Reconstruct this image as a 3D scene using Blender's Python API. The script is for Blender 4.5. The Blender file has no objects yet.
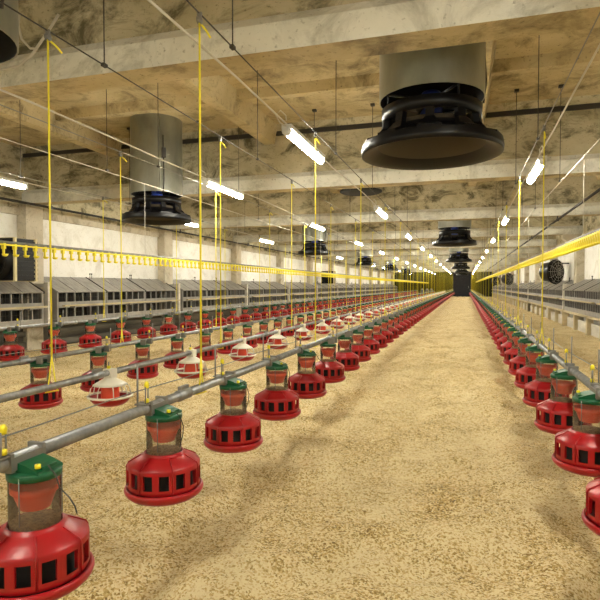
import bpy, bmesh, math, random
from mathutils import Vector, Matrix, noise
random.seed(7)
PI = math.pi
SC = bpy.context.scene
COL = SC.collection
CZ = 1.25                      # eye height
TH = math.atan(165/540)        # camera turned left of the aisle
CT, ST = math.cos(TH), math.sin(TH)

# ------------------------------------------------------------------ materials
def mat(name, col, rough=.5, metal=0, **k):
    m = bpy.data.materials.new(name); m.use_nodes = True
    b = m.node_tree.nodes['Principled BSDF']
    b.inputs['Base Color'].default_value = (*col, 1)
    b.inputs['Roughness'].default_value = rough
    b.inputs['Metallic'].default_value = metal
    for a, v in k.items(): b.inputs[a.replace('_', ' ')].default_value = v
    return m
def noisy(name, cols, scale=3, detail=6, rough=.8, metal=0, bump=0, bscale=None, stretch=(1,1,1), pos=None, nrough=.6, dist=0, bdist=.02):
    m = mat(name, cols[0], rough, metal); nt = m.node_tree; N = nt.nodes; L = nt.links
    b = N['Principled BSDF']
    tc = N.new('ShaderNodeTexCoord'); mp = N.new('ShaderNodeMapping'); mp.inputs['Scale'].default_value = stretch
    L.new(tc.outputs['Object'], mp.inputs[0])
    n = N.new('ShaderNodeTexNoise'); n.inputs['Scale'].default_value = scale; n.inputs['Detail'].default_value = detail
    n.inputs['Roughness'].default_value = nrough; n.inputs['Distortion'].default_value = dist
    L.new(mp.outputs[0], n.inputs['Vector'])
    r = N.new('ShaderNodeValToRGB'); e = r.color_ramp.elements
    pos = pos or [.3 + .4*i/(len(cols)-1) for i in range(len(cols))]
    while len(e) < len(cols): e.new(.5)
    for i, c in enumerate(cols): e[i].position = pos[i]; e[i].color = (*c, 1)
    L.new(n.outputs['Fac'], r.inputs[0]); L.new(r.outputs[0], b.inputs['Base Color'])
    if bump:
        n2 = N.new('ShaderNodeTexNoise'); n2.inputs['Scale'].default_value = bscale or scale*4; n2.inputs['Detail'].default_value = 5
        L.new(mp.outputs[0], n2.inputs['Vector'])
        bp = N.new('ShaderNodeBump'); bp.inputs['Strength'].default_value = bump; bp.inputs['Distance'].default_value = bdist
        L.new(n2.outputs['Fac'], bp.inputs['Height']); L.new(bp.outputs[0], b.inputs['Normal'])
    return m

def concrete(name, base, dark, light, seed, stain=.5, streak=(1,1,1)):
    m = mat(name, base, .85); nt = m.node_tree; N = nt.nodes; L = nt.links; b = N['Principled BSDF']
    tc = N.new('ShaderNodeTexCoord'); mp = N.new('ShaderNodeMapping'); mp.inputs['Location'].default_value = (seed, seed*2.3, 0)
    mp.inputs['Scale'].default_value = streak
    L.new(tc.outputs['Object'], mp.inputs[0])
    def nz(s, d, ro, di=0):
        n = N.new('ShaderNodeTexNoise'); n.inputs['Scale'].default_value = s; n.inputs['Detail'].default_value = d
        n.inputs['Roughness'].default_value = ro; n.inputs['Distortion'].default_value = di
        L.new(mp.outputs[0], n.inputs['Vector']); return n
    def mix(fac, a, c):
        x = N.new('ShaderNodeMix'); x.data_type = 'RGBA'
        if isinstance(fac, float): x.inputs[0].default_value = fac
        else: L.new(fac, x.inputs[0])
        for s, v in ((6, a), (7, c)):
            if isinstance(v, tuple): x.inputs[s].default_value = (*v, 1)
            else: L.new(v, x.inputs[s])
        return x.outputs[2]
    def ramp(o, a, c):
        r = N.new('ShaderNodeValToRGB'); r.color_ramp.elements[0].position = a; r.color_ramp.elements[1].position = c
        L.new(o, r.inputs[0]); return r.outputs[0]
    a = mix(ramp(nz(1.3, 8, .65).outputs['Fac'], .35, .65), base, light)
    c = mix(ramp(nz(2.2, 10, .72, .6).outputs['Fac'], .48, .62 + (1-stain)*.15), a, dark)
    d = mix(ramp(nz(26, 4, .6).outputs['Fac'], .60, .75), c, dark)
    L.new(d, b.inputs['Base Color'])
    bp = N.new('ShaderNodeBump'); bp.inputs['Strength'].default_value = .5; bp.inputs['Distance'].default_value = .01
    L.new(nz(14, 8, .7).outputs['Fac'], bp.inputs['Height']); L.new(bp.outputs[0], b.inputs['Normal'])
    return m

M = {}
M['slab'] = concrete('slab_concrete', (.46,.37,.20), (.15,.115,.06), (.60,.50,.30), 1, .6)
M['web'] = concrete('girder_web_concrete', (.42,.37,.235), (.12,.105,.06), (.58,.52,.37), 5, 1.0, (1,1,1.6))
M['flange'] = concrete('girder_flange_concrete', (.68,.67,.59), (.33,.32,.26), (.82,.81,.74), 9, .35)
M['wall'] = concrete('whitewashed_wall', (.84,.83,.78), (.56,.52,.43), (.89,.88,.84), 3, .0)
M['pil'] = concrete('pilaster_concrete', (.52,.46,.34), (.28,.23,.15), (.66,.60,.48), 12, .5)
M['kerb'] = noisy('weathered_kerb', [(.04,.036,.03),(.10,.09,.07),(.17,.15,.12)], 2, 6, .8, bump=.4, stretch=(1,.3,3))
M['ledge'] = noisy('dusty_ledge', [(.40,.33,.19),(.58,.50,.33)], 3, 6, .8, bump=.3)
M['board'] = noisy('whitewashed_board', [(.45,.42,.36),(.68,.65,.58)], 3, 6, .8, stretch=(1,.4,2))
M['back'] = noisy('olive_curtain', [(.018,.02,.006),(.045,.045,.014),(.08,.075,.024)], 3, 3, .8, stretch=(6,1,.2))
M['steel'] = noisy('galvanised_pipe', [(.22,.23,.24),(.38,.39,.40)], 22, 4, .42, .8)
M['duct'] = noisy('galvanised_duct', [(.26,.275,.24),(.36,.37,.32),(.46,.47,.42)], 2.5, 6, .28, .8, stretch=(1,1,.5))
M['wire'] = mat('grey_wire', (.24,.235,.22), .5, .5)
M['pale'] = mat('pale_cable', (.60,.57,.50), .6)
M['darkwire'] = mat('dark_wire', (.035,.03,.025), .6)
M['blackpipe'] = mat('black_iron_pipe', (.02,.018,.016), .5)
M['red'] = noisy('red_plastic', [(.30,.003,.006),(.38,.005,.010)], 6, 3, .33, bump=.05)
M['orange'] = mat('orange_red_plastic', (.86,.10,.045), .4)
M['green'] = mat('green_plastic', (.0,.085,.03), .42)
M['yellow'] = mat('yellow_plastic', (.86,.74,.02), .4)
M['rope'] = mat('yellow_rope', (.86,.74,.03), .6)
M['white'] = mat('cream_plastic', (.82,.79,.68), .4)
M['black'] = mat('black_plastic', (.002,.002,.003), .38, Specular_IOR_Level=.28)
M['bell'] = mat('dusty_bell_inside', (.055,.042,.025), .55)
M['blue'] = mat('blue_motor', (.03,.06,.35), .35)
M['bluegrey'] = noisy('blue_grey_plastic', [(.08,.12,.28),(.18,.22,.36)], 4, 3, .5)
M['feed'] = noisy('feed_crumbs', [(.16,.10,.05),(.42,.30,.15)], 90, 3, .9, bump=.6)
M['nest'] = noisy('grey_nest_metal', [(.23,.22,.205),(.34,.325,.305)], 4, 6, .5, .25, stretch=(1,2,1))
M['lid'] = noisy('grey_lid_metal', [(.24,.235,.225),(.36,.35,.335),(.46,.45,.43)], 3, 6, .42, .35, stretch=(2,6,1))
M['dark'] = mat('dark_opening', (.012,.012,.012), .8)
M['door'] = noisy('dark_blue_door', [(.008,.01,.022),(.018,.02,.035)], 4, 3, .45)
M['strip'] = mat('cream_strap', (.72,.62,.36), .6)
M['lampbody'] = mat('lamp_housing', (.7,.7,.68), .4)
def emit(name, col, s):
    m = mat(name, col, .4); b = m.node_tree.nodes['Principled BSDF']
    b.inputs['Emission Color'].default_value = (*col, 1); b.inputs['Emission Strength'].default_value = s
    return m
M['glow'] = emit('lit_diffuser', (1, .955, .80), 66)
def clear():
    m = bpy.data.materials.new('clear_tube_plastic'); m.use_nodes = True; nt = m.node_tree; N = nt.nodes; L = nt.links
    N.clear(); o = N.new('ShaderNodeOutputMaterial'); t = N.new('ShaderNodeBsdfTransparent'); t.inputs[0].default_value = (.97,.96,.93,1)
    g = N.new('ShaderNodeBsdfGlossy'); g.inputs['Roughness'].default_value = .12
    d = N.new('ShaderNodeBsdfDiffuse'); d.inputs[0].default_value = (.62,.57,.46,1)
    f = N.new('ShaderNodeFresnel'); f.inputs[0].default_value = 1.45
    m1 = N.new('ShaderNodeMixShader'); m1.inputs[0].default_value = .07
    m2 = N.new('ShaderNodeMixShader')
    L.new(t.outputs[0], m1.inputs[1]); L.new(d.outputs[0], m1.inputs[2]); L.new(f.outputs[0], m2.inputs[0])
    L.new(m1.outputs[0], m2.inputs[1]); L.new(g.outputs[0], m2.inputs[2]); L.new(m2.outputs[0], o.inputs[0])
    return m
M['clear'] = clear()
def litter():
    m = mat('wood_shaving_litter', (.6,.45,.2), .9); nt = m.node_tree; N = nt.nodes; L = nt.links; b = N['Principled BSDF']
    tc = N.new('ShaderNodeTexCoord')
    def nz(s, d, ro, di=0):
        n = N.new('ShaderNodeTexNoise'); n.inputs['Scale'].default_value = s; n.inputs['Detail'].default_value = d
        n.inputs['Roughness'].default_value = ro; n.inputs['Distortion'].default_value = di
        L.new(tc.outputs['Object'], n.inputs['Vector']); return n
    r = N.new('ShaderNodeValToRGB'); e = r.color_ramp.elements
    cs = [(.24,(.12,.06,.012)), (.35,(.42,.255,.065)), (.47,(.74,.52,.19)), (.61,(.98,.83,.50))]
    while len(e) < 4: e.new(.5)
    for i, (p, c) in enumerate(cs): e[i].position = p; e[i].color = (*c, 1)
    v = N.new('ShaderNodeTexVoronoi'); v.inputs['Scale'].default_value = 125; v.feature = 'F1'
    vn = nz(9, 4, .7)
    # flake value = per-flake random + patches
    sep = N.new('ShaderNodeSeparateColor'); L.new(v.outputs['Color'], sep.inputs[0])
    L.new(tc.outputs['Object'], v.inputs['Vector'])
    a = N.new('ShaderNodeMath'); a.operation = 'MULTIPLY_ADD'; L.new(sep.outputs[0], a.inputs[0]); a.inputs[1].default_value = .36
    p1 = nz(1.7, 9, .70, .4); p2 = nz(24, 5, .75)
    c1 = N.new('ShaderNodeMath'); c1.operation = 'MULTIPLY_ADD'; L.new(p1.outputs['Fac'], c1.inputs[0]); c1.inputs[1].default_value = .58
    c2 = N.new('ShaderNodeMath'); c2.operation = 'MULTIPLY_ADD'; L.new(p2.outputs['Fac'], c2.inputs[0]); c2.inputs[1].default_value = .46; c2.inputs[2].default_value = -.155
    L.new(c2.outputs[0], c1.inputs[2]); L.new(c1.outputs[0], a.inputs[2])
    L.new(a.outputs[0], r.inputs[0]); L.new(r.outputs[0], b.inputs['Base Color'])
    h = N.new('ShaderNodeMath'); h.operation = 'MULTIPLY_ADD'; L.new(nz(60, 6, .8).outputs['Fac'], h.inputs[0]); h.inputs[1].default_value = .9; L.new(sep.outputs[1], h.inputs[2])
    bp = N.new('ShaderNodeBump'); bp.inputs['Strength'].default_value = .75; bp.inputs['Distance'].default_value = .02
    L.new(h.outputs[0], bp.inputs['Height'])
    bp2 = N.new('ShaderNodeBump'); bp2.inputs['Strength'].default_value = .8; bp2.inputs['Distance'].default_value = .09
    L.new(nz(7, 7, .65).outputs['Fac'], bp2.inputs['Height']); L.new(bp.outputs[0], bp2.inputs['Normal'])
    L.new(bp2.outputs[0], b.inputs['Normal'])
    return m
M['litter'] = litter()

# ------------------------------------------------------------------ mesh helpers
class MB:
    def __init__(s): s.v = []; s.f = []; s.m = []; s.sm = []; s.mats = []
    def mi(s, m):
        if m not in s.mats: s.mats.append(m)
        return s.mats.index(m)
    def add(s, vs, fs, m, smooth=False):
        o = len(s.v); s.v += [tuple(v) for v in vs]; k = s.mi(m)
        for f in fs: s.f.append([o+i for i in f]); s.m.append(k); s.sm.append(smooth)
        return s
    def box(s, x0, x1, y0, y1, z0, z1, m):
        vs = [(x, y, z) for z in (z0, z1) for y in (y0, y1) for x in (x0, x1)]
        return s.add(vs, [(0,2,3,1),(4,5,7,6),(0,1,5,4),(1,3,7,5),(3,2,6,7),(2,0,4,6)], m)
    def prism(s, prof, y0, y1, m, axis='y'):       # prof: list of (a, z)
        n = len(prof)
        P = (lambda a, t, z: (a, t, z)) if axis == 'y' else (lambda a, t, z: (t, a, z))
        vs = [P(a, y0, z) for a, z in prof] + [P(a, y1, z) for a, z in prof]
        fs = [tuple(range(n)), tuple(range(2*n-1, n-1, -1))] + [(i, (i+1) % n, n+(i+1) % n, n+i) for i in range(n)]
        return s.add(vs, fs, m)
    def lathe(s, prof, m, seg=24, c=(0,0,0), smooth=True, mx=None, cap=False):
        n = len(prof); vs = []
        for r, z in prof:
            for k in range(seg):
                a = 2*PI*k/seg; p = Vector((r*math.cos(a), r*math.sin(a), z))
                if mx: p = mx @ p
                vs.append((p.x+c[0], p.y+c[1], p.z+c[2]))
        fs = [(i*seg+k, i*seg+(k+1) % seg, (i+1)*seg+(k+1) % seg, (i+1)*seg+k) for i in range(n-1) for k in range(seg)]
        if cap: fs += [tuple(range(seg-1, -1, -1)), tuple((n-1)*seg+k for k in range(seg))]
        return s.add(vs, fs, m, smooth)
    def tube(s, pts, r, m, seg=8, cap=True):
        pts = [Vector(p) for p in pts]; vs = []; n = len(pts)
        for i, p in enumerate(pts):
            t = (pts[min(i+1, n-1)] - pts[max(i-1, 0)]).normalized()
            u = t.cross(Vector((0,0,1)) if abs(t.z) < .9 else Vector((1,0,0))).normalized(); w = t.cross(u)
            for k in range(seg):
                a = 2*PI*k/seg; vs.append(p + (u*math.cos(a) + w*math.sin(a))*r)
        fs = [(i*seg+k, i*seg+(k+1) % seg, (i+1)*seg+(k+1) % seg, (i+1)*seg+k) for i in range(n-1) for k in range(seg)]
        if cap: fs += [tuple(range(seg-1, -1, -1)), tuple((n-1)*seg+k for k in range(seg))]
        return s.add(vs, fs, m, True)
    def mesh(s, name):
        me = bpy.data.meshes.new(name); me.from_pydata(s.v, [], s.f)
        for m in s.mats: me.materials.append(M[m])
        me.polygons.foreach_set('material_index', s.m); me.polygons.foreach_set('use_smooth', s.sm)
        me.update()
        bm = bmesh.new(); bm.from_mesh(me); bmesh.ops.recalc_face_normals(bm, faces=bm.faces); bm.to_mesh(me); bm.free()
        return me
    def build(s, name, parent=None, loc=None):
        o = bpy.data.objects.new(name, s.mesh(name)); COL.objects.link(o)
        if parent: o.parent = parent
        if loc: o.location = loc
        return o
def tag(o, label=None, cat=None, group=None, kind=None):
    if label: o['label'] = label
    if cat: o['category'] = cat
    if group: o['group'] = group
    if kind: o['kind'] = kind
    return o
def empty(name, loc=(0,0,0)):
    o = bpy.data.objects.new(name, None); COL.objects.link(o); o.location = loc; o.empty_display_size = .05; return o
def inst(src, loc, rz=None):
    c = src.copy(); COL.objects.link(c); c.location = loc
    if rz is not None: c.rotation_euler.z = rz
    for k in ('label', 'category', 'group'):
        if k in c: del c[k]
    for ch in list(src.children):
        d = ch.copy(); COL.objects.link(d); d.parent = c
        for g in list(ch.children):
            e = g.copy(); COL.objects.link(e); e.parent = d
    return c
def struct(mb, name): return tag(mb.build(name), kind='structure')
ORD = ['nearest','second','third','fourth','fifth','sixth','seventh','eighth','ninth','tenth','eleventh','twelfth','thirteenth','fourteenth','fifteenth','sixteenth','seventeenth','eighteenth','nineteenth','twentieth']
def proj(x, y, z):
    d = y*CT - x*ST
    if d < .1: return None
    u = x*CT + y*ST
    return 300 + 540*u/d, 286 - 540*(z-CZ)/d, d
def inview(x, y, z, m=0):
    p = proj(x, y, z)
    return p is not None and -m < p[0] < 600+m and -m < p[1] < 600+m

# ------------------------------------------------------------------ setting
XL, XR, YB, YF = -8.3, 3.5, 67, -7
ZS = 3.92; ZB = 2.85
rows_x = {'A': -1.27, 'R': .606, 'C': -3.4, 'D': -5.4, 'B': -2.2}
# litter floor
ys = []; y = YF
while y < YB:
    ys.append(y)
    if y < .6: y += .35
    elif y < 6: y += .045
    elif y < 12: y += .09
    elif y < 25: y += .25
    else: y += 1
ys.append(YB)
xs = []; x = XL-.1
while x < XR+.1: xs.append(x); x += (.05 if -3.2 < x < 2 else .1)
xs.append(XR+.1)
fv = []
for y in ys:
    far = max(0, min(1, (30-y)/20))
    for x in xs:
        e = min(1, max(0, (x-XL-.4)/.5), max(0, (XR-.9-x)/.4))
        z =   .06*(noise.noise(Vector((x*.9, y*.9, 0)))) + .055*noise.noise(Vector((x*2.7, y*2.7, 5)))
        z += far*(.036*noise.noise(Vector((x*6, y*6, 2))) + .018*noise.noise(Vector((x*17, y*17, 9))))
        for k, rx in rows_x.items():
            w = .10 if k != 'R' else .14
            q = x - rx - .05*noise.noise(Vector((y*1.3, rx, 0)))
            z -= (.035 if k != 'R' else .05)*math.exp(-(q/w)**2)*(.6+.8*noise.noise(Vector((y*.8, rx, 3))))
        fv.append((x, y, z*e))
nx = len(xs)
ff = [(j*nx+i, j*nx+i+1, (j+1)*nx+i+1, (j+1)*nx+i) for j in range(len(ys)-1) for i in range(nx-1)]
mb = MB(); mb.add(fv, ff, 'litter', True); struct(mb, 'floor')

# walls
mb = MB(); mb.box(XL-.3, XL, YF, YB, -.1, ZS+.1, 'wall'); struct(mb, 'wall_left')
mb = MB(); mb.box(XR, XR+.3, YF, YB, -.1, ZS+.1, 'wall'); struct(mb, 'wall_right')
mb = MB(); mb.box(XL-.3, XR+.3, YB, YB+.3, -.1, ZS+.1, 'back')
x = XL+.2
while x < XR:
    if not (-1.6 < x < .8): mb.box(x, x+.16, YB-.12, YB, 0, 2.9, 'back')
    x += .42
struct(mb, 'wall_back')
mb = MB(); mb.box(XL-.3, XR+.3, YF-.3, YF, -.1, ZS+.1, 'wall'); struct(mb, 'wall_front')
# door at the far end
mb = MB(); mb.box(-1.33, .62, YB-.25, YB-.05, -.02, 2.75, 'door')
for k in range(6): mb.box(-1.25, .54, YB-.28, YB-.25, .15+k*.43, .45+k*.43, 'door')
d1 = struct(mb, 'door_1')
mb = MB(); mb.box(-1.45, -1.33, YB-.3, YB, 0, 2.87, 'kerb'); mb.box(.62, .74, YB-.3, YB, 0, 2.87, 'kerb'); mb.box(-1.45, .74, YB-.3, YB, 2.75, 2.87, 'kerb')
mb.build('door_frame', d1)
mb = MB(); mb.box(.36, .42, YB-.36, YB-.28, 1.0, 1.25, 'steel'); mb.build('door_handle', d1)
# ceiling slab with longitudinal and cross ribs
mb = MB(); mb.box(XL-.3, XR+.3, YF, YB, ZS, ZS+.2, 'slab')
for rx in (-6.15, -3.15, .15, 2.9):
    mb.prism([(rx-.16, ZS), (rx-.09, ZS-.30), (rx+.09, ZS-.30), (rx+.16, ZS)], YF, YB, 'slab')
for j in range(-2, 13):
    for q in (1.62, 3.3):
        yy = 3.64 + 5*j + q
        mb.prism([(yy-.11, ZS), (yy-.06, ZS-.13), (yy+.06, ZS-.13), (yy+.11, ZS)], XL, XR, 'slab', 'x')
struct(mb, 'ceiling')
# girders
BY = [3.64 + 5*j for j in range(-2, 13)]
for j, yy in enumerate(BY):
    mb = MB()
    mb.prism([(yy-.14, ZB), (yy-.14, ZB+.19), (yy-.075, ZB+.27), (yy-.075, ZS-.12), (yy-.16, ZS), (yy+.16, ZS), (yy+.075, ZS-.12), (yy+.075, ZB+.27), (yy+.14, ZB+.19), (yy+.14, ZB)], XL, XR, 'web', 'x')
    mb.box(XL, XR, yy-.105, yy-.075, ZS-.17, ZS-.10, 'darkwire'); me_i = mb.mi('flange')  # dark strip put in for the shadowed, stained gap under the slab
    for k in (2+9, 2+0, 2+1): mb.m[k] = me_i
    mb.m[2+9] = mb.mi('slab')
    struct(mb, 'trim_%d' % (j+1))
# pilasters
n = len(BY)
for j, yy in enumerate(BY):
    mb = MB(); mb.box(XL, XL+.22, yy-.22, yy+.22, 0, ZB, 'pil')
    struct(mb, 'trim_%d' % (n+2*j+1))
    mb = MB(); mb.box(XR-.22, XR, yy-.22, yy+.22, 0, ZB, 'pil')
    mb.prism([(XR, ZB-.45), (XR-.22, ZB-.45), (XR-.6, ZB-.12), (XR-.6, ZB), (XR, ZB)], yy-.16, yy+.16, 'pil')
    struct(mb, 'trim_%d' % (n+2*j+2))
# tie beams on top of the walls
mb = MB(); mb.box(XL, XL+.08, YF, YB, 2.62, 2.74, 'pil'); mb.box(XL, XL+.05, YF, YB, 2.74, ZS, 'web'); struct(mb, 'trim_%d' % (3*n+1))
mb = MB(); mb.box(XR-.08, XR, YF, YB, 2.72, 2.85, 'pil'); mb.box(XR-.05, XR, YF, YB, 2.85, ZS, 'web'); struct(mb, 'trim_%d' % (3*n+2))
# kerbs at the wall feet
mb = MB(); mb.box(XL, XL+.12, YF, YB, -.05, .46, 'kerb'); mb.box(XL+.12, XL+.2, YF, YB, .04, .16, 'kerb'); mb.box(XL+.12, XL+.18, YF, YB, .27, .37, 'kerb')
struct(mb, 'baseboard_left')
KX = 3.0
mb = MB(); mb.box(KX+.06, KX+.10, YF, YB, -.05, .30, 'board'); mb.box(KX-.05, KX+.2, YF, YB, .44, .50, 'ledge')
y = YF+.6
while y < YB: mb.box(KX-.03, KX+.12, y-.09, y+.09, -.06, .44, 'ledge'); y += 1.67
struct(mb, 'baseboard_right')

# ------------------------------------------------------------------ red pan feeders
WN = 14
def hood_mb(seg_per=5, mb=None, win=True):
    mb = mb or MB(); seg = WN*seg_per
    rd = .157
    if win:
        z0, z1 = .076, .137
        mb.lathe([(.152,.052), (rd,.062), (rd,z0)], 'red', seg)
        # window band: solid bars
        for k in range(seg):
            if seg_per == 5: solid = k % 5 in (0, 1)
            else: solid = k % 2 == 0
            if solid:
                a0, a1 = 2*PI*k/seg, 2*PI*(k+1)/seg
                P = [(r*math.cos(a), r*math.sin(a), z) for z in (z0, z1) for r in (rd, rd-.012) for a in (a0, a1)]
                mb.add(P, [(0,1,5,4),(2,6,7,3),(0,4,6,2),(1,3,7,5)], 'red')
        mb.lathe([(rd,z1), (rd,.152), (rd-.005,.160), (.098,.190), (.086,.196), (.084,.203), (.079,.203), (.079,.192)], 'red', seg)
        mb.lathe([(rd-.012,z1), (rd-.012,.148), (.094,.182)], 'red', seg)
    else:
        mb.lathe([(.152,.052), (rd,.062), (rd,.152), (rd-.005,.160), (.098,.190), (.084,.203), (.079,.203)], 'red', 16)
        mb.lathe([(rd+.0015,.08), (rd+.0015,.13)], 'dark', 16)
    return mb
def hood_ribs(mb):
    for k in range(7):       # raised seams down the hood
        a = 2*PI*(k+.1)/7
        c, s_ = math.cos(a), math.sin(a)
        mb.tube([(.097*c,.097*s_,.191), (.153*c,.153*s_,.162), (.159*c,.159*s_,.150), (.159*c,.159*s_,.06)], .0028, 'red', 5)
    return mb
def shade_drum_mb(mb=None, seg=20): return (mb or MB()).lathe([(.125,.028), (.122,.145), (.09,.172)], 'dark', seg)  # added dark drum, paints in the shade behind the hood windows
def pan_mb(mb=None, seg=32):
    mb = mb or MB()
    return mb.lathe([(.001,0), (.11,0), (.150,.012), (.166,.026), (.172,.040), (.170,.050), (.163,.054), (.155,.048), (.140,.026), (.105,.012), (.06,.016), (.03,.06), (.001,.07)], 'red', seg)
def cap_mb(mb=None, seg=24):
    mb = mb or MB()
    mb.lathe([(.001,.345), (.079,.345), (.080,.362), (.076,.367), (.001,.368)], 'green', seg)
    mb.prism([(-.020,.366), (.062,.366), (.060,.374), (.015,.390), (-.020,.398)], -.052, .052, 'green')
    mb.box(.022, .058, -.03, .03, .366, .384, 'green')
    return mb
def cone_mb(mb=None, seg=24):
    mb = mb or MB()
    return mb.lathe([(.068,.318), (.0705,.318), (.0705,.300), (.062,.292), (.045,.248), (.030,.244), (.001,.244), (.001,.248), (.04,.252), (.058,.294), (.066,.305), (.068,.318)], 'orange', seg)
def tube_mb(mb=None, seg=28):
    mb = mb or MB()
    return mb.lathe([(.0755,.190), (.0755,.346)], 'clear', seg)
def feed_mb(mb=None, seg=20):
    mb = mb or MB()
    return mb.lathe([(.072,.120), (.0725,.206), (.05,.214), (.001,.218)], 'feed', seg)
def clamp_mb(mb=None):
    mb = mb or MB()
    for yy in (-.075, .05):
        mb.box(-.074, -.016, yy, yy+.014, .371, .429, 'wire')
    mb.box(-.020, -.014, -.075, .064, .376, .416, 'wire')
    return mb
def fast_mb(mb=None):
    mb = mb or MB()
    mb.box(-.074, -.018, -.112, -.076, .421, .427, 'wire')
    for yy in (-.098, -.080): mb.tube([(-.028, yy, .422), (-.028, yy, .500)], .0032, 'wire', 5)
    mb.lathe([(.001,.494), (.010,.494), (.011,.512), (.006,.522), (.001,.523)], 'yellow', 8, (-.028, -.089, 0))
    mb.lathe([(.001,.432), (.010,.432), (.010,.448), (.001,.449)], 'yellow', 8, (-.028, -.089, 0))
    return mb
def rod_mb(mb=None, ln=.60): return (mb or MB()).tube([(-.062, -.106, .375), (-.062, -.106, ln)], .0042, 'wire', 6)
def ties_mb(angs, mb=None):
    mb = mb or MB()
    for a in angs:
        c, s_ = math.cos(a), math.sin(a)
        mb.tube([(.078*c,.078*s_,.215), (.0785*c,.0785*s_,.36)], .0018, 'wire', 5)
    return mb
def cord_mb(v=0):
    if v == 0: pts = [(.07,-.01,.375), (.085,0,.35), (.097,.0,.315), (.093,0,.275), (.082,0,.24), (.078,0,.222)]
    else: pts = [(.06,-.01,.385), (.09,-.01,.355), (.11,-.02,.325), (.145,-.02,.30), (.165,-.02,.275), (.172,-.02,.255)]
    return MB().tube(pts, .0022, 'darkwire', 5)
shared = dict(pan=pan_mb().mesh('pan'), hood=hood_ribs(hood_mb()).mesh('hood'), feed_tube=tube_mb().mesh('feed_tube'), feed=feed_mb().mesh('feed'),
              inner_cone=cone_mb().mesh('inner_cone'), shade_drum=shade_drum_mb().mesh('shade_drum'), cap=cap_mb().mesh('cap'), clamp=clamp_mb().mesh('clamp'), fastener=fast_mb().mesh('fastener'),
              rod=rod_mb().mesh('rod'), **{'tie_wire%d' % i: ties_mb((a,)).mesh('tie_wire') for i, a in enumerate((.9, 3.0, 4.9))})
knobme = MB().lathe([(.001,0), (.009,0), (.009,.012), (.001,.013)], 'yellow', 8, (.046, -.036, .382)).mesh('knob')
cords = [cord_mb(0).mesh('cord'), cord_mb(1).mesh('cord')]
plabel = {'cap': 'green plastic cap', 'feed_tube': 'clear plastic tube', 'inner_cone': 'orange-red funnel inside the tube', 'rod': 'thin grey upright rod', 'fastener': 'yellow-tipped fastener', 'cord': 'thin dark cord'}
def full_feeder(cord=None):
    r = empty('pan_feeder')
    for k, me in shared.items():
        o = bpy.data.objects.new(k.rstrip('012'), me); COL.objects.link(o); o.parent = r
        if k in plabel: o['label'] = plabel[k]
        if k == 'cap': q = bpy.data.objects.new('knob', knobme); COL.objects.link(q); q.parent = o; q['label'] = 'small yellow knob'
    if cord is not None:
        o = bpy.data.objects.new('cord', cords[cord]); COL.objects.link(o); o.parent = r; o['label'] = plabel['cord']
    return r
def mid_mb():
    mb = MB(); hood_mb(2, mb); pan_mb(mb, 20); cap_mb(mb, 14); shade_drum_mb(mb, 12); cone_mb(mb, 14); tube_mb(mb, 14); feed_mb(mb, 12)
    clamp_mb(mb); fast_mb(mb); rod_mb(mb); return mb
def far_mb():
    mb = MB(); hood_mb(2, mb, False); pan_mb(mb, 12); cap_mb(mb, 8); cone_mb(mb, 8); tube_mb(mb, 8); rod_mb(mb); return mb
midme, farmb = mid_mb().mesh('pan_feeder_body'), far_mb()
farme = farmb.mesh('pan_feeder_distant')

PB = CZ - .93           # pan bottom height
rowinfo = {             # x, first y, side text
 'A': (-1.27, 1.345, 'front-left feed line'),
 'R': (.606, 1.52, 'right-hand feed line'),
 'C': (-3.4, 2.18, 'third feed line from the aisle'),
 'D': (-5.4, 3.10, 'leftmost feed line')}
proto_c = {}
cand = []
DZ = {'A': 0, 'R': 0, 'C': -.085, 'D': 0}
for k, (rx, y0, txt) in rowinfo.items():
    y = y0; i = 0; vis = 0
    while y < 65.6:
        v = inview(rx, y, PB+.05, 30)
        if v:
            cand.append((proj(rx, y, PB)[2], k, rx, y, vis, txt)); vis += 1
        elif inview(rx, y, PB+.05, 230): cand.append((proj(rx, y, PB)[2], k, rx, y, -1, txt))
        y += .75; i += 1
cand.sort()
LIM = 11.0
rest = MB()
for n_, (d, k, rx, y, vis, txt) in enumerate(cand):
    PZ = PB + DZ[k]
    if n_ >= 300:
        o = len(rest.v); rest.v += [(a+rx, b+y, c+PZ) for a, b, c in farmb.v]
        rest.f += [[q+o for q in f] for f in farmb.f]
        for mm, sm in zip(farmb.m, farmb.sm): rest.m.append(rest.mi(farmb.mats[mm])); rest.sm.append(sm)
        continue
    if d < LIM:
        cv = None
        if k == 'A' and vis >= 0 and vis < 5: cv = 1 if vis in (0, 4) else 0
        if ('F', cv) not in proto_c: proto_c[('F', cv)] = o = full_feeder(cv); o.location = (rx, y, PZ)
        else: o = inst(proto_c[('F', cv)], (rx, y, PZ))
    elif d < 24:
        o = bpy.data.objects.new('pan_feeder', midme); COL.objects.link(o); o.location = (rx, y, PZ)
    else:
        o = bpy.data.objects.new('pan_feeder', farme); COL.objects.link(o); o.location = (rx, y, PZ)
    if k == 'R': o.rotation_euler.z = PI
    if vis < 0: tag(o, 'red pan feeder just outside the picture on the ' + txt, 'feeder', 'red feeders beyond the picture edge on the ' + txt.split(',')[0])
    elif vis < 20: tag(o, 'red pan feeder, %s in view on the %s' % (ORD[vis], txt.split(',')[0]), 'feeder', 'red pan feeders on the ' + txt.split(',')[0])
    elif d < 30: tag(o, 'small red pan feeder midway down the ' + txt.split(',')[0], 'feeder', 'red feeders in the middle stretch of the ' + txt.split(',')[0])
    else: tag(o, 'tiny red pan feeder near the far end of the ' + txt.split(',')[0], 'feeder', 'tiny far red feeders on the ' + txt.split(',')[0])
if rest.v: tag(rest.build('pan_feeder'), 'tiny red pan feeders merging together at the far ends of the lines', 'feeder', kind='stuff')

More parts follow.
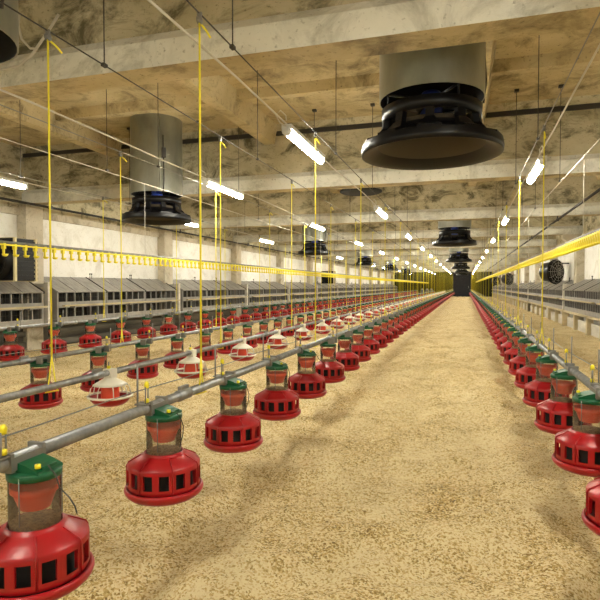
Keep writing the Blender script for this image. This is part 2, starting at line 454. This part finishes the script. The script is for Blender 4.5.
# ------------------------------------------------------------------ white chick feeders
ZPB = CZ - .56          # chick line pipe height
def chick_parts():
    pan = MB().lathe([(.001,0), (.085,0), (.105,.012), (.135,.050), (.133,.053), (.10,.018), (.001,.012)], 'red', 28)
    rim = MB().lathe([(.133,.047), (.143,.050), (.145,.058), (.139,.064), (.131,.060), (.131,.050)], 'white', 28)
    g = MB()
    g.lathe([(.105,.128), (.108,.130), (.085,.144), (.045,.156), (.030,.172), (.026,.22), (.024,.222), (.024,.18), (.08,.146), (.105,.126)], 'white', 24)
    for k in range(8):
        a = 2*PI*k/8; c, s_ = math.cos(a), math.sin(a)
        g.tube([(.104*c,.104*s_,.129), (.120*c,.120*s_,.110), (.130*c,.130*s_,.06)], .0035, 'white', 5)
    core = MB().lathe([(.058,.012), (.056,.135)], 'orange', 18)
    cl = MB(); cl.box(-.032, .032, -.03, .03, .175, .232, 'white')
    cl.lathe([(.001,.232), (.011,.232), (.011,.25), (.001,.252)], 'yellow', 8, (-.01, 0, 0))
    cl.tube([(-.01,0,.24), (-.01,0,.275)], .004, 'wire', 5)
    return dict(pan=pan, rim=rim, grill=g, inner_core=core, clamp=cl)
cp = chick_parts()
root = empty('chick_feeder')
for k, mb in cp.items():
    o = mb.build(k, root)
    if k in ('rim', 'grill'): o['label'] = 'cream-white plastic ' + k
allm = MB()
for mb in chick_parts().values():
    o = len(allm.v); allm.v += mb.v; allm.f += [[q+o for q in f] for f in mb.f]
    for mm, sm in zip(mb.m, mb.sm): allm.m.append(allm.mi(mb.mats[mm])); allm.sm.append(sm)
chme = allm.mesh('chick_feeder_body')
y = 1.91-.02; vis = 0; first = True
ZCB = ZPB - .208
while y < 65:
    if inview(-2.2, y, ZCB, 200):
        v = inview(-2.2, y, ZCB, 20); d = proj(-2.2, y, ZCB)[2]
        if first: o = root; first = False; o.location = (-2.2, y, ZCB)
        elif d < 14: o = inst(root, (-2.2, y, ZCB))
        else: o = bpy.data.objects.new('chick_feeder', chme); COL.objects.link(o); o.location = (-2.2, y, ZCB)
        if not v: tag(o, 'white and red chick feeder just outside the left picture edge', 'feeder', 'chick feeders beyond the picture edge')
        elif vis < 14: tag(o, 'cream-white caged chick feeder with red dish, %s in view along its line' % ORD[vis], 'feeder', 'white chick feeders')
        else: tag(o, 'tiny cream-white chick feeder in the far stretch of its line', 'feeder', 'far white chick feeders')
        if v: vis += 1
    y += 1.09

# ------------------------------------------------------------------ feed pipes, wires
def pipe_line(rx, z, y0, name, label, r=.0225):
    root = empty(name, (rx, y0, z)); tag(root, label, 'pipe', 'feed pipes')
    MB().tube([(0, 0, 0), (0, 66.2-y0, 0)], r, 'steel', 14).build('pipe', root)
    y = y0+.35; cm = None
    while y < 64:
        if cm is None:
            m_ = MB(); m_.tube([(0,-.05,0), (0,.05,0)], r*1.22, 'steel', 14); m_.box(-.008, .008, -.04, .04, r, r+.02, 'wire')
            cm = m_.mesh('coupling')
        o = bpy.data.objects.new('coupling', cm); COL.objects.link(o); o.parent = root; o.location = (0, y-y0, 0); y += 3
    return root
ZP = CZ - .53
OX = {'A': -.045, 'C': -.045, 'D': -.045, 'R': .045}
for k, (rx, y0, txt) in rowinfo.items():
    pipe_line(rx+OX[k], ZP+DZ[k], -1 if k in 'AR' else .2, 'feed_pipe', 'long galvanised feed pipe of the ' + txt.split(',')[0])
pipe_line(-2.2, ZPB, -.5, 'feed_pipe', 'galvanised pipe carrying the white chick feeders, second from the aisle', .02)
for k in 'ARCD':
    rx, y0, txt = rowinfo[k]
    mb = MB(); pts = []
    y = -1.0
    while y < 66: pts.append((rx+OX[k]*2.35, y, ZP+DZ[k]+.062+.006*math.sin(y*4))); y += .5 if y < 12 else 3
    mb.tube(pts, .0028, 'wire', 5)
    tag(mb.build('guard_wire'), 'thin grey guard wire running along the pipe of the ' + txt.split(',')[0], 'wire', 'guard wires over the feed pipes')

# ------------------------------------------------------------------ overhead cables and yellow ropes
def cable(x, z, r, m, name, label, y0=-1.5, group='overhead cables', sag=0.0):
    mb = MB(); pts = []; y = y0
    while y < 66.5:
        pts.append((x, y, z + sag*math.sin((y-3.64)/5*PI)**2*-1)); y += 1
    mb.tube(pts, r, m, 6); return tag(mb.build(name), label, 'cable', group)
ZK = CZ + 1.40
names = {'A': 'front-left feed line', 'R': 'right-hand feed line', 'C': 'third feed line from the aisle', 'D': 'leftmost feed line', 'B': 'white chick feeder line'}
for k, rx in rows_x.items():
    rx += {'A': -.045, 'C': -.045, 'D': -.045, 'R': .045}.get(k, 0)
    cable(rx, ZK, .0042, 'darkwire' if k in 'AB' else 'wire', 'winch_cable', 'winch cable under the ceiling running above the ' + names[k])
lampx = {'1': -1.51, '2': .80, '3': -3.2-.08, '4': -5.8}
lampn = {'1': 'just left of the aisle', '2': 'right of the aisle', '3': 'middle of the left half', '4': 'farthest left'}
for k, lx in lampx.items():
    cable(lx-.03, CZ+1.46, .008, 'pale', 'lamp_cable', 'pale cable feeding the lamp row ' + lampn[k], group='lamp cables', sag=.03)
NX = {'L': -4.15, 'N': 1.2}
for k, nx_ in NX.items():
    cable(nx_, ZK-.02, .005, 'pale', 'winch_cable', 'pale winch cable above the yellow drinker line on the ' + ('left' if k == 'L' else 'right'))
# droppers holding the cables to the slab
dp = MB(); dp.tube([(0,0,0), (0,0,ZS-ZK-.005)], .0042, 'darkwire', 5); dp.box(-.012,.012,-.02,.02,-.010,.010,'darkwire'); dp.box(-.03,.03,-.03,.03,ZS-ZK-.03,ZS-ZK,'darkwire')
dpm = dp.mesh('cable_hanger')
for k, rx in [(a, b+OX.get(a, 0)) for a, b in rows_x.items()] + [('L', NX['L']), ('N', NX['N'])]:
    nm = names.get(k) or ('drinker line on the left' if k == 'L' else 'drinker line on the right')
    for q, off in ((0, 2.95), (1, 5.6)):
        for j in range(0, 12):
            o = bpy.data.objects.new('cable_hanger', dpm); COL.objects.link(o); o.location = (rx, off+5*j, ZK)
            lab = 'dark rod hanger over the %s, %s the nearest girder' % (nm, 'before' if q == 0 else 'behind') if j == 0 else 'thin dark rod hanger farther back over the ' + nm
            tag(o, lab, 'hanger', 'cable hangers over the ' + nm)
def rope_mesh(L, r, near):
    mb = MB(); mb.tube([(0,0,.16), (0,0,L)], r, 'rope', 6)
    return mb
def loop_mb(r):
    mb = MB()
    mb.tube([(0,0,.17), (-.012,.035,.04), (0,.04,-.028)], r*.8, 'rope', 5); mb.tube([(0,0,.17), (.012,-.035,.04), (0,-.04,-.028)], r*.8, 'rope', 5)
    mb.tube([(-.01,-.04,-.028), (.01,.04,-.028)], r*.8, 'rope', 5)
    return mb
def pul_mb():
    mb = MB(); mb.lathe([(.001,-.008), (.022,-.008), (.014,0), (.022,.008), (.001,.008)], 'wire', 12, (0,0,0), mx=Matrix.Rotation(PI/2, 3, 'Y'))
    mb.box(-.012,.012,-.006,.006,-.005,.04,'wire'); return mb
def tail_mb(r): return MB().tube([(0,0,0), (.012,.05,-.02), (.02,.085,-.045)], r*1.1, 'rope', 5)
def rope_set(rx, zb, ztop, y0, step, nm, r=.0052):
    L = ztop - zb - .035
    root = empty('suspension_rope', (rx, y0, zb))
    rope_mesh(L, r, True).build('rope', root); loop_mb(r).build('rope_loop', root)
    p = pul_mb().build('pulley', root, (0,0,L+.0)); p['label'] = 'small grey pulley'
    tail_mb(r).build('rope_tail', root, (0,0,L-.01))
    allm = rope_mesh(L, r, False); 
    lm = loop_mb(r); o = len(allm.v); allm.v += lm.v; allm.f += [[q+o for q in f] for f in lm.f]; allm.m += lm.m; allm.sm += lm.sm
    fm = allm.mesh('suspension_rope_body')
    y = y0; n_ = 0; vis = 0
    while y < 65:
        if n_ == 0: o = root
        elif y < 14: o = inst(root, (rx, y, zb))
        else: o = bpy.data.objects.new('suspension_rope', fm); COL.objects.link(o); o.location = (rx, y, zb)
        seen = inview(rx, y, zb+.6, 5)
        if not seen: tag(o, 'yellow rope outside the view over the ' + nm, 'rope', 'ropes beyond the picture edge over the ' + nm)
        elif vis < 8: tag(o, 'yellow suspension rope over the %s, %s one in view' % (nm, ORD[vis]), 'rope', 'yellow ropes over the ' + nm)
        else: tag(o, 'thin distant yellow rope over the ' + nm, 'rope', 'distant yellow ropes over the ' + nm)
        if seen: vis += 1
        y += step; n_ += 1
def Yof(d, X): return (d + X*ST)/CT
rope_set(-1.315, ZP, ZK, Yof(2.81, -1.315), 2.25, names['A'])
rope_set(-2.2, ZPB, ZK, Yof(3.0, -2.2), 2.18, names['B'])
rope_set(-3.445, ZP+DZ['C'], ZK, Yof(5.65, -3.4), 2.25, names['C'])
rope_set(-5.445, ZP, ZK, Yof(8.5, -5.4), 2.25, names['D'])
rope_set(.651, ZP, ZK, Yof(4.75, .651), 2.25, names['R'])

lc = MB(); lc.tube([(-4.6,3.44,2.93), (-3.7,3.44,2.95), (-3.35,3.44,2.97), (-3.22,3.43,3.03), (-3.15,3.43,3.10), (-3.02,3.42,3.22), (-2.95,3.42,3.30)], .011, 'pale', 6)
tag(lc.build('loose_cable'), 'loose pale cable bending up the face of the nearest girder, upper left', 'cable')
lc = MB(); lc.tube([(-3.30,3.40,3.34), (-3.31,3.40,3.26), (-3.28,3.40,3.15), (-3.2,3.40,3.07), (-3.14,3.40,3.06)], .009, 'pale', 6)
tag(lc.build('loose_cable'), 'short hanging arc of pale cable beside the bent cable, upper left', 'cable')

# ------------------------------------------------------------------ nipple drinker lines
ZN = CZ + .47
def nipple_mb():
    mb = MB(); mb.box(-.016, .016, -.014, .014, -.035, .018, 'yellow'); mb.box(-.009, .009, -.007, .007, -.09, -.035, 'yellow')
    mb.lathe([(.004,-.105), (.020,-.102), (.030,-.082), (.027,-.082), (.018,-.095), (.004,-.097)], 'yellow', 10, (0,.016,0))
    return mb
def drinker(x, y0, pitch, label, nm):
    ZN = CZ + (.385 if x < 0 else .50)
    root = empty('drinker_line', (x, y0, ZN)); tag(root, label, 'drinker line', 'yellow drinker lines')
    MB().tube([(0,0,.028), (0,66-y0,.028)], .014, 'steel', 10).build('pipe', root)
    a = MB().box(-.015, .015, 0, 66-y0, -.002, .012, 'yellow').build('water_channel', root); a['label'] = 'yellow channel under the grey pipe'
    nm_ = nipple_mb(); me = nm_.mesh('nipple'); y = .1; i = 0; R = MB(); cnt = 0
    while y < 66-y0:
        if cnt < 99 and inview(x, y+y0, ZN, 10):
            o = bpy.data.objects.new('nipple', me); COL.objects.link(o); o.parent = root; o.location = (0, y, 0); cnt += 1
        elif cnt >= 99:
            b = len(R.v); R.v += [(p[0], p[1]+y, p[2]) for p in nm_.v]; R.f += [[q+b for q in f] for f in nm_.f]; R.sm += nm_.sm; R.m += [R.mi('yellow')]*len(nm_.m)
        y += pitch
    tag(R.build('nipple', root), kind='stuff')
    # hangers
    h = MB(); h.tube([(0,0,.03), (0,0,ZK-ZN-.02)], .0035, 'pale', 5); hm = h.mesh('drinker_rope')
    y = 1.2 if x > 0 else 3.3; k = 0
    while y < 64:
        o = bpy.data.objects.new('drinker_rope', hm); COL.objects.link(o); o.location = (x, y, ZN)
        tag(o, 'thin pale cord holding the yellow drinker line on the ' + nm, 'cord', 'pale cords over the drinker line on the ' + nm)
        y += 2.6 if x > 0 else 3.1; k += 1
drinker(-4.15, 2.0, .13, 'grey pipe with a row of yellow drinker nipples across the left half', 'left')
drinker(1.2, .6, .10, 'bright yellow comb-like drinker line slanting down from the right edge', 'right')

# ------------------------------------------------------------------ long black pipes under the girders
for x, s, lab in ((-7.7, 'left', 'black iron pipe running along the top of the left wall'), (2.02, 'right', 'black iron pipe under the girders on the right')):
    root = empty('iron_pipe', (x, 0, CZ+1.52)); tag(root, lab, 'pipe')
    MB().tube([(0, -2, 0), (0, 66.5, 0)], .024, 'blackpipe', 8).build('pipe', root)
    hm = MB().box(-.012, .012, -.02, .02, 0, .10, 'blackpipe').box(-.03, .03, -.03, .03, -.03, .03, 'blackpipe').mesh('pipe_hanger')
    for yy in BY[1:]:
        o = bpy.data.objects.new('pipe_hanger', hm); COL.objects.link(o); o.parent = root; o.location = (0, yy, 0)

# ------------------------------------------------------------------ lamps
root0 = empty('fluorescent_lamp')
mb = MB(); mb.box(-.045, .045, -.60, .60, .02, .06, 'lampbody'); mb.build('housing', root0)
mb = MB(); mb.tube([(0,-.57,0), (0,.57,0)], .036, 'glow', 12); o = mb.build('diffuser', root0); o['label'] = 'glowing white tube'
for s in (-1, 1):
    MB().tube([(0, s*.57, 0), (0, s*.61, 0)], .040, 'lampbody', 12).build('end_cap', root0)
mb = MB(); mb.tube([(0,-.6,.04), (-.03,-.68,.05), (-.05,-.74,.10), (-.02,-.70,.15), (0,-.62,.13), (.0,-.60,.09)], .006, 'pale', 6); mb.build('lamp_lead', root0)
hl = MB(); 
for s in (-.45, .45): hl.tube([(0,s,.06), (-.02,s,.095)], .005, 'wire', 5)
hl.build('hook', root0)
first = True; 
ZL = CZ + 1.36
lstart = {'1': Yof(5.35, -1.51), '2': Yof(6.5, .8), '3': Yof(7.7, -3.2), '4': Yof(6.9, -5.8)}
for k, lx in lampx.items():
    y = lstart[k] - 10; vis = 0
    if k == '4': y -= 0
    while y < 65:
        if y > -6.2 and not (k == '3' and y < 4 and y > 0):
            if first: o = root0; o.location = (lx, y, ZL); first = False
            else: o = inst(root0, (lx, y, ZL))
            if inview(lx, y, ZL, 10):
                if vis < 6: tag(o, 'lit fluorescent lamp, %s in view of the lamp row %s' % (ORD[vis], lampn[k]), 'lamp', 'fluorescent lamps')
                else: tag(o, 'small distant lit lamp in the lamp row ' + lampn[k], 'lamp', 'distant lamps of the row ' + lampn[k])
                vis += 1
            else: tag(o, 'lit fluorescent lamp outside the view in the row ' + lampn[k], 'lamp', 'lamps out of view in the row ' + lampn[k])
        y += 5

# ------------------------------------------------------------------ ceiling fans in ducts
ZR = CZ + 1.045
def ceiling_fan(loc, label, group, rz=0):
    x, y = loc; r = empty('duct_fan', (x, y, ZR)); r.rotation_euler.z = rz; tag(r, label, 'fan', group)
    H = ZS - ZR
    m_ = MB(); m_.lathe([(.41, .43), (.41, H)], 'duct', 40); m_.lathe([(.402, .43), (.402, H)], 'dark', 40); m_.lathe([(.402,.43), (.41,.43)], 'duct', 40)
    for zz in (1.0,): m_.lathe([(.411,zz), (.416,zz+.006), (.411,zz+.012)], 'duct', 40)
    m_.tube([(.413,0,.46), (.413,0,H)], .006, 'duct', 6); m_.build('duct', r)
    m_ = MB(); m_.lathe([(.545,.085), (.553,.04), (.55,0), (.545,0), (.50,.015), (.42,.07), (.35,.16), (.335,.20)], 'black', 48)
    b = MB(); b.lathe([(.543,.003), (.498,.018), (.415,.074), (.345,.164), (.33,.20), (.31,.24)], 'bell', 48)
    m_.lathe([(.545,.075), (.50,.078), (.43,.10), (.36,.17)], 'black', 48)
    m_.build('bell_ring', r); q = b.build('bell_lining', r); q['label'] = 'dusty brown inside of the bell'
    f = MB()
    for k in range(10):
        a = 2*PI*k/10 + .15; mx = Matrix.Rotation(a, 3, 'Z'); w0, w1 = .085, .032
        prof = [(.535,.05,w0), (.53,.105,w0), (.45,.135,w0*.8), (.395,.20,w1), (.382,.28,w1), (.385,.36,w1)]
        vs = []
        for rr, z, w in prof:
            for dr in (0, -.05):
                for s in (-1, 1): vs.append(mx @ Vector((rr+dr, s*w, z)))
        fs = []
        for i in range(len(prof)-1):
            o = i*4; fs += [(o,o+1,o+5,o+4), (o+2,o+6,o+7,o+3), (o,o+4,o+6,o+2), (o+1,o+3,o+7,o+5)]
        f.add(vs, fs, 'black')
    f.build('fin_ring', r)
    c = MB(); c.lathe([(.35,.27), (.388,.27), (.392,.36), (.35,.37)], 'black', 40); c.lathe([(.35,.27), (.35,.37)], 'black', 40); c.build('collar', r)
    m2 = MB(); m2.lathe([(.001,.26), (.085,.26), (.09,.29), (.09,.47), (.07,.50), (.001,.50)], 'blue', 20); q = m2.build('motor', r); q['label'] = 'blue motor'
    bl = MB()
    for k in range(5):
        a = 2*PI*k/5; mx = Matrix.Rotation(a, 3, 'Z')
        vs = [mx @ Vector(v) for v in ((.08,-.05,.33), (.08,.05,.38), (.34,.10,.36), (.34,-.08,.33), (.08,-.05,.324), (.08,.05,.374), (.34,.10,.354), (.34,-.08,.324))]
        bl.add(vs, [(0,1,2,3), (7,6,5,4), (0,4,5,1), (1,5,6,2), (2,6,7,3), (3,7,4,0)], 'black')
    bl.build('blades', q)
    st = MB()
    for k in range(4):
        a = 2*PI*k/4+.4; c_, s_ = math.cos(a), math.sin(a)
        st.tube([(.38*c_,.38*s_,.52), (.38*c_,.38*s_,.34)], .008, 'black', 6); st.tube([(.08*c_,.08*s_,.44), (.40*c_,.40*s_,.44)], .010, 'black', 6)
    st.build('strut', r)
    cb = MB(); cb.tube([(.418,.05,.42), (.44,.06,.6), (.42,.06,.85), (.44,.05,1.1), (.42,.05,1.3)], .009, 'darkwire', 6); cb.box(.41,.45,.03,.09,.95,1.1,'darkwire'); cb.build('power_cable', r)
    return r
fp = None
for i in range(6):
    lab = ['large black bell fan under a grey duct over the aisle, nearest and biggest', 'black bell fan over the aisle, second from the camera', 'black bell fan over the aisle, third from the camera', 'small fan over the aisle, fourth from the camera', 'tiny distant fan over the aisle, fifth', 'tiny distant fan over the aisle, last before the dark door'][i]
    if fp is None: fp = ceiling_fan((-.27, 4.47), lab, 'aisle ceiling fans', 0.2)
    else: tag(inst(fp, (-.27, 4.47+10*i, ZR), .5*i), lab, 'fan', 'aisle ceiling fans')
for i in range(5):
    lab = ['black bell fan under a tall shiny grey duct, upper left', 'black bell fan under a duct in the left half, second back', 'black bell fan in the left half, third back', 'tiny far fan in the left half, fourth back', 'tiny farthest fan in the left half'][i]
    tag(inst(fp, (-4.8, 7.75+9.6*i, ZR), -.9+.4*i), lab, 'fan', 'left ceiling fans')
# short duct in the top left corner and flat round vent
r = empty('ventilation_duct', (-2.88, 2.36, CZ+1.42)); tag(r, 'grey duct with a black open mouth cut off by the top left corner', 'duct')
m_ = MB(); m_.lathe([(.42, 0), (.42, ZS-CZ-1.42)], 'duct', 36); m_.lathe([(.41,0), (.42,0)], 'duct', 36); m_.build('duct', r)
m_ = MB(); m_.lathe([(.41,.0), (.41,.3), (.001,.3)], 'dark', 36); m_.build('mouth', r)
m_ = MB(); m_.tube([(.44,.03,.1), (.46,.03,.3), (.44,.03,.5), (.44,.03,1.0)], .01, 'darkwire', 6); m_.build('power_cable', r)
r = empty('round_vent', (-2.3, 12.3, CZ+2.13)); tag(r, 'flat black round vent disc hanging under the ceiling, middle left of the aisle', 'vent')
m_ = MB(); m_.lathe([(.001,.0), (.44,.0), (.48,.02), (.48,.05), (.40,.07), (.001,.08)], 'dark', 36); m_.build('disc', r)
m_ = MB()
for a in (0, 2.1, 4.2): m_.tube([(.3*math.cos(a), .3*math.sin(a), .05), (.3*math.cos(a), .3*math.sin(a), ZS-CZ-2.13)], .008, 'darkwire', 6)
m_.build('hanger', r)

# ------------------------------------------------------------------ circulation fans on the walls
def wall_fan(loc, rz, label, straps, group=None):
    r = empty('circulation_fan', loc); r.rotation_euler.z = rz; tag(r, label, 'fan', group)
    # axis along local Y; guard at -Y
    X = Matrix.Rotation(PI/2, 3, 'X')      # lathe z -> -y
    h = MB()
    if straps:
        h.box(-.36, .36, -.27, .27, -.36, .36, 'black')
        for k in range(9): h.box(.36, .385, -.26, .26, -.34+k*.078, -.30+k*.078, 'black')
        h.lathe([(.36,.27), (.34,.36), (.30,.38)], 'black', 28, mx=X)
    else:
        h.lathe([(.12,-.34), (.24,-.32), (.33,-.22), (.36,.0), (.42,.12), (.44,.20), (.41,.20), (.38,.1), (.33,0)], 'black', 32, mx=X)
        h.lathe([(.001,-.34), (.12,-.34)], 'black', 32, mx=X)
    h.build('housing', r)
    if straps:
        for yy in (-.24, .22):
            q = MB().box(-.37, .395, yy-.022, yy+.022, -.37, .37, 'strip').build('strap', r); q['label'] = 'cream yellow strap'
    g = MB(); z = .27 if not straps else .39
    for rr in (.12, .22, .31, .40 if not straps else .33):
        g.lathe([(rr-.004, z+.06*(1-rr/.42)), (rr+.004, z+.06*(1-rr/.42)+.004), (rr+.004, z+.06*(1-rr/.42)-.004), (rr-.004, z+.06*(1-rr/.42))], 'black' if straps else 'pale', 28, mx=X)
    for k in range(12):
        a = 2*PI*k/12; R_ = .41 if not straps else .34
        g.tube([(.03*math.cos(a), -(z+.06), .03*math.sin(a)), (R_*.97*math.cos(a), -z, R_*.97*math.sin(a)), (R_*math.cos(a), -(z-.08), R_*math.sin(a))], .005, 'black' if straps else 'pale', 5)
    g.build('guard', r)
    b = MB()
    for k in range(5):
        a = 2*PI*k/5; mx = Matrix.Rotation(a, 3, 'Y'); y = -(z-.10)
        b.add([mx @ Vector(v) for v in ((.04,y,-.05), (.04,y-.05,.05), (.30,y-.05,.09), (.30,y,-.09))], [(0,1,2,3)], 'black')
    b.build('blades', r)
    m = MB(); s = -1 if loc[0] < 0 else 1
    dist = (abs(XL)-abs(loc[0])) if s < 0 else XR-loc[0]
    wv = Matrix.Rotation(-rz, 3, 'Z') @ Vector((s*(dist+.005), 0, 0))
    m.tube([(0, 0, .30), (wv.x, wv.y, .30)], .022, 'blackpipe', 8)
    m.build('bracket', r); return r
wall_fan((-7.62, 7.54, CZ+.45), 0, 'black ribbed box fan with cream straps on the left wall, nearest', True, 'left wall fans')
wall_fan((-7.62, 30.6, CZ+.5), 0, 'small dark box fan with cream straps far along the left wall', True, 'left wall fans')
wall_fan((2.92, Yof(19.2, 2.92), CZ+.5), .8, 'black bell-shaped fan with pale wire guard on the right wall, nearest', False, 'right wall fans')
wall_fan((2.92, 42, CZ+.5), .8, 'small black wall fan on the right wall, second back', False, 'right wall fans')
wall_fan((2.92, 58, CZ+.5), .8, 'tiny farthest black fan on the right wall', False, 'right wall fans')

# ------------------------------------------------------------------ nest boxes along both walls
def nest(side):
    s = 1 if side == 'L' else -1      # local x: 0 at wall, +s towards the room
    W = 1.535
    r = empty('nest_box')
    m_ = MB()
    m_.prism([(0, .50), (s*.52, .50), (s*.52, 1.13), (0, 1.42)], 0, .03, 'nest'); m_.prism([(0, .50), (s*.52, .50), (s*.52, 1.13), (0, 1.42)], W-.03, W, 'nest')
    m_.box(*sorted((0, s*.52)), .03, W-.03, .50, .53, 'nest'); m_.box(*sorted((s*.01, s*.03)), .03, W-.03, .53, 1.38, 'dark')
    for z0, z1 in ((.53, .62), (.81, .93), (1.11, 1.14)): m_.box(*sorted((s*.50, s*.52)), .03, W-.03, z0, z1, 'nest')
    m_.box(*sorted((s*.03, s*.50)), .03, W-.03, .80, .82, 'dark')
    n_ = 6; cw = (W-.06)/n_
    for z0, z1 in ((.62, .81), (.93, 1.11)):
        for k in range(n_+1):
            yy = .03 + k*cw; m_.box(*sorted((s*.495, s*.518)), max(.03, yy-.013), min(W-.03, yy+.013), z0, z1, 'nest')
    m_.build('body', r)
    l = MB(); l.prism([(0, 1.42), (s*.55, 1.115), (s*.56, 1.13), (0, 1.445)], 0, W-.035, 'lid')
    l.prism([(0,1.43), (s*.563,1.10), (s*.565,1.142), (0,1.458)], W-.035, W-.005, 'darkwire')
    for q in (.5, 1.0): l.prism([(0,1.445), (s*.56,1.13), (s*.56,1.14), (0,1.455)], q-.01, q+.01, 'lid')
    o = l.build('lid', r); o['label'] = 'sloping pale grey lid'
    b = MB()
    for z0, z1 in ((.62, .81), (.93, 1.11)):
        for k in range(n_):
            for t in range(1, 4): yy = .03 + k*cw + cw*t/4; b.box(*sorted((s*.505, s*.511)), yy-.003, yy+.003, z0, z1, 'darkwire')
    b.box(*sorted((s*.503, s*.505)), .03, W-.03, .815, .925, 'nest')
    for z0, z1 in ((.62, .81), (.93, 1.11)): b.box(*sorted((s*.504, s*.512)), .03, W-.03, (z0+z1)/2-.003, (z0+z1)/2+.003, 'darkwire')
    tag(b.build('bars', r), kind='stuff')
    p = MB()
    for yy in (.04, .10): p.tube([(s*.05, yy, 1.42), (s*.05, yy, 1.52)], .006, 'darkwire', 5); p.lathe([(.001,1.51), (.016,1.515), (.016,1.535), (.001,1.54)], 'darkwire', 8, (s*.05, yy, 0))
    p.build('latch', r)
    return r
for side, X0, nm in (('L', XL+.01, 'left'), ('R', XR-.01, 'right')):
    pr = nest(side); used = False; vis = 0
    s = 1 if side == 'L' else -1
    for j in range(-1, 13):
        b0 = 3.64 + 5*j
        for k in range(3):
            y = b0 + .28 + .0 + k*1.57 - .12
            y = b0 + .23 + k*1.55 - .0
            if y > 65 or not (inview(X0+s*.5, y+1.5, 1.0, 60)): continue
            if not used: o = pr; o.location = (X0, y, 0); used = True
            else: o = inst(pr, (X0, y, 0))
            if vis < 15: tag(o, 'grey nest box with sloping lid on the %s wall, %s from the camera' % (nm, ORD[vis]), 'nest box', 'nest boxes on the %s wall' % nm)
            else: tag(o, 'small distant grey nest box far along the %s wall' % nm, 'nest box', 'distant nest boxes on the %s wall' % nm)
            vis += 1
        # perch rail and post per bay
        if b0+4.8 < 66 and j >= -1:
            xr = X0 + s*.66
            a = MB(); a.box(*sorted((xr-.035, xr+.035)), b0+.25, b0+4.78, .84, .87, 'ledge')
            for yy in (b0+.6, b0+2.5, b0+4.4): a.box(*sorted((X0+s*.525, xr)), yy-.015, yy+.015, .80, .84, 'nest')
            o = a.build('perch_rail'); tag(o, 'cream wooden perch rail along the nest boxes of the %s wall%s' % (nm, ', nearest bays' if j < 2 else ', farther back'), 'rail', 'perch rails on the %s wall' % nm + (' near' if j < 2 else ' far'))
            a = MB(); px = X0+s*.50; a.box(*sorted((px-.05, px+.05)), b0-.05, b0+.05, -.05, 1.32, 'board'); a.box(*sorted((px-.06, px+.06)), b0-.06, b0+.06, -.05, .52, 'kerb' if side == 'L' else 'ledge')
            a.box(*sorted((X0+s*.22, px)), b0-.04, b0+.04, 1.22, 1.30, 'board')
            o = a.build('support_post'); tag(o, 'pale post between groups of nest boxes on the %s wall%s' % (nm, ', near part' if j < 2 else ', far part'), 'post', 'posts along the %s wall' % nm + (' near' if j < 2 else ' far'))
# ------------------------------------------------------------------ far end clutter
for i, (bx, by, bz) in enumerate(((-4.9, 66.3, 0), (-4.35, 66.4, 0), (-3.85, 66.3, 0))):
    r = empty('blue_container', (bx, by, 0)); tag(r, 'small blue-grey container at the far end, %s of three' % ('leftmost', 'middle', 'rightmost')[i], 'container', 'blue containers at the far end')
    MB().lathe([(.001,0), (.20,0), (.22,.3), (.22,.7), (.18,.82), (.12,.86), (.001,.86)], 'bluegrey', 16).build('body', r)
    MB().lathe([(.11,.86), (.12,.92), (.001,.93)], 'lampbody', 12).build('lid', r)

# ------------------------------------------------------------------ world, camera
w = bpy.data.worlds.new('World'); SC.world = w; w.use_nodes = True
w.node_tree.nodes['Background'].inputs[0].default_value = (.05,.05,.05,1)
cam = bpy.data.cameras.new('Camera'); co = bpy.data.objects.new('Camera', cam); COL.objects.link(co); SC.camera = co
co.location = (0, 0, CZ); co.rotation_euler = (PI/2 - math.atan(14/540), 0, TH)
cam.lens = 36*540/600; cam.sensor_width = 36; cam.clip_end = 200; cam.clip_start = .02
vs = SC.view_settings; vs.view_transform = 'Standard'; vs.look = 'None'; vs.gamma = 1; vs.exposure = 1.08; vs.use_curve_mapping = False
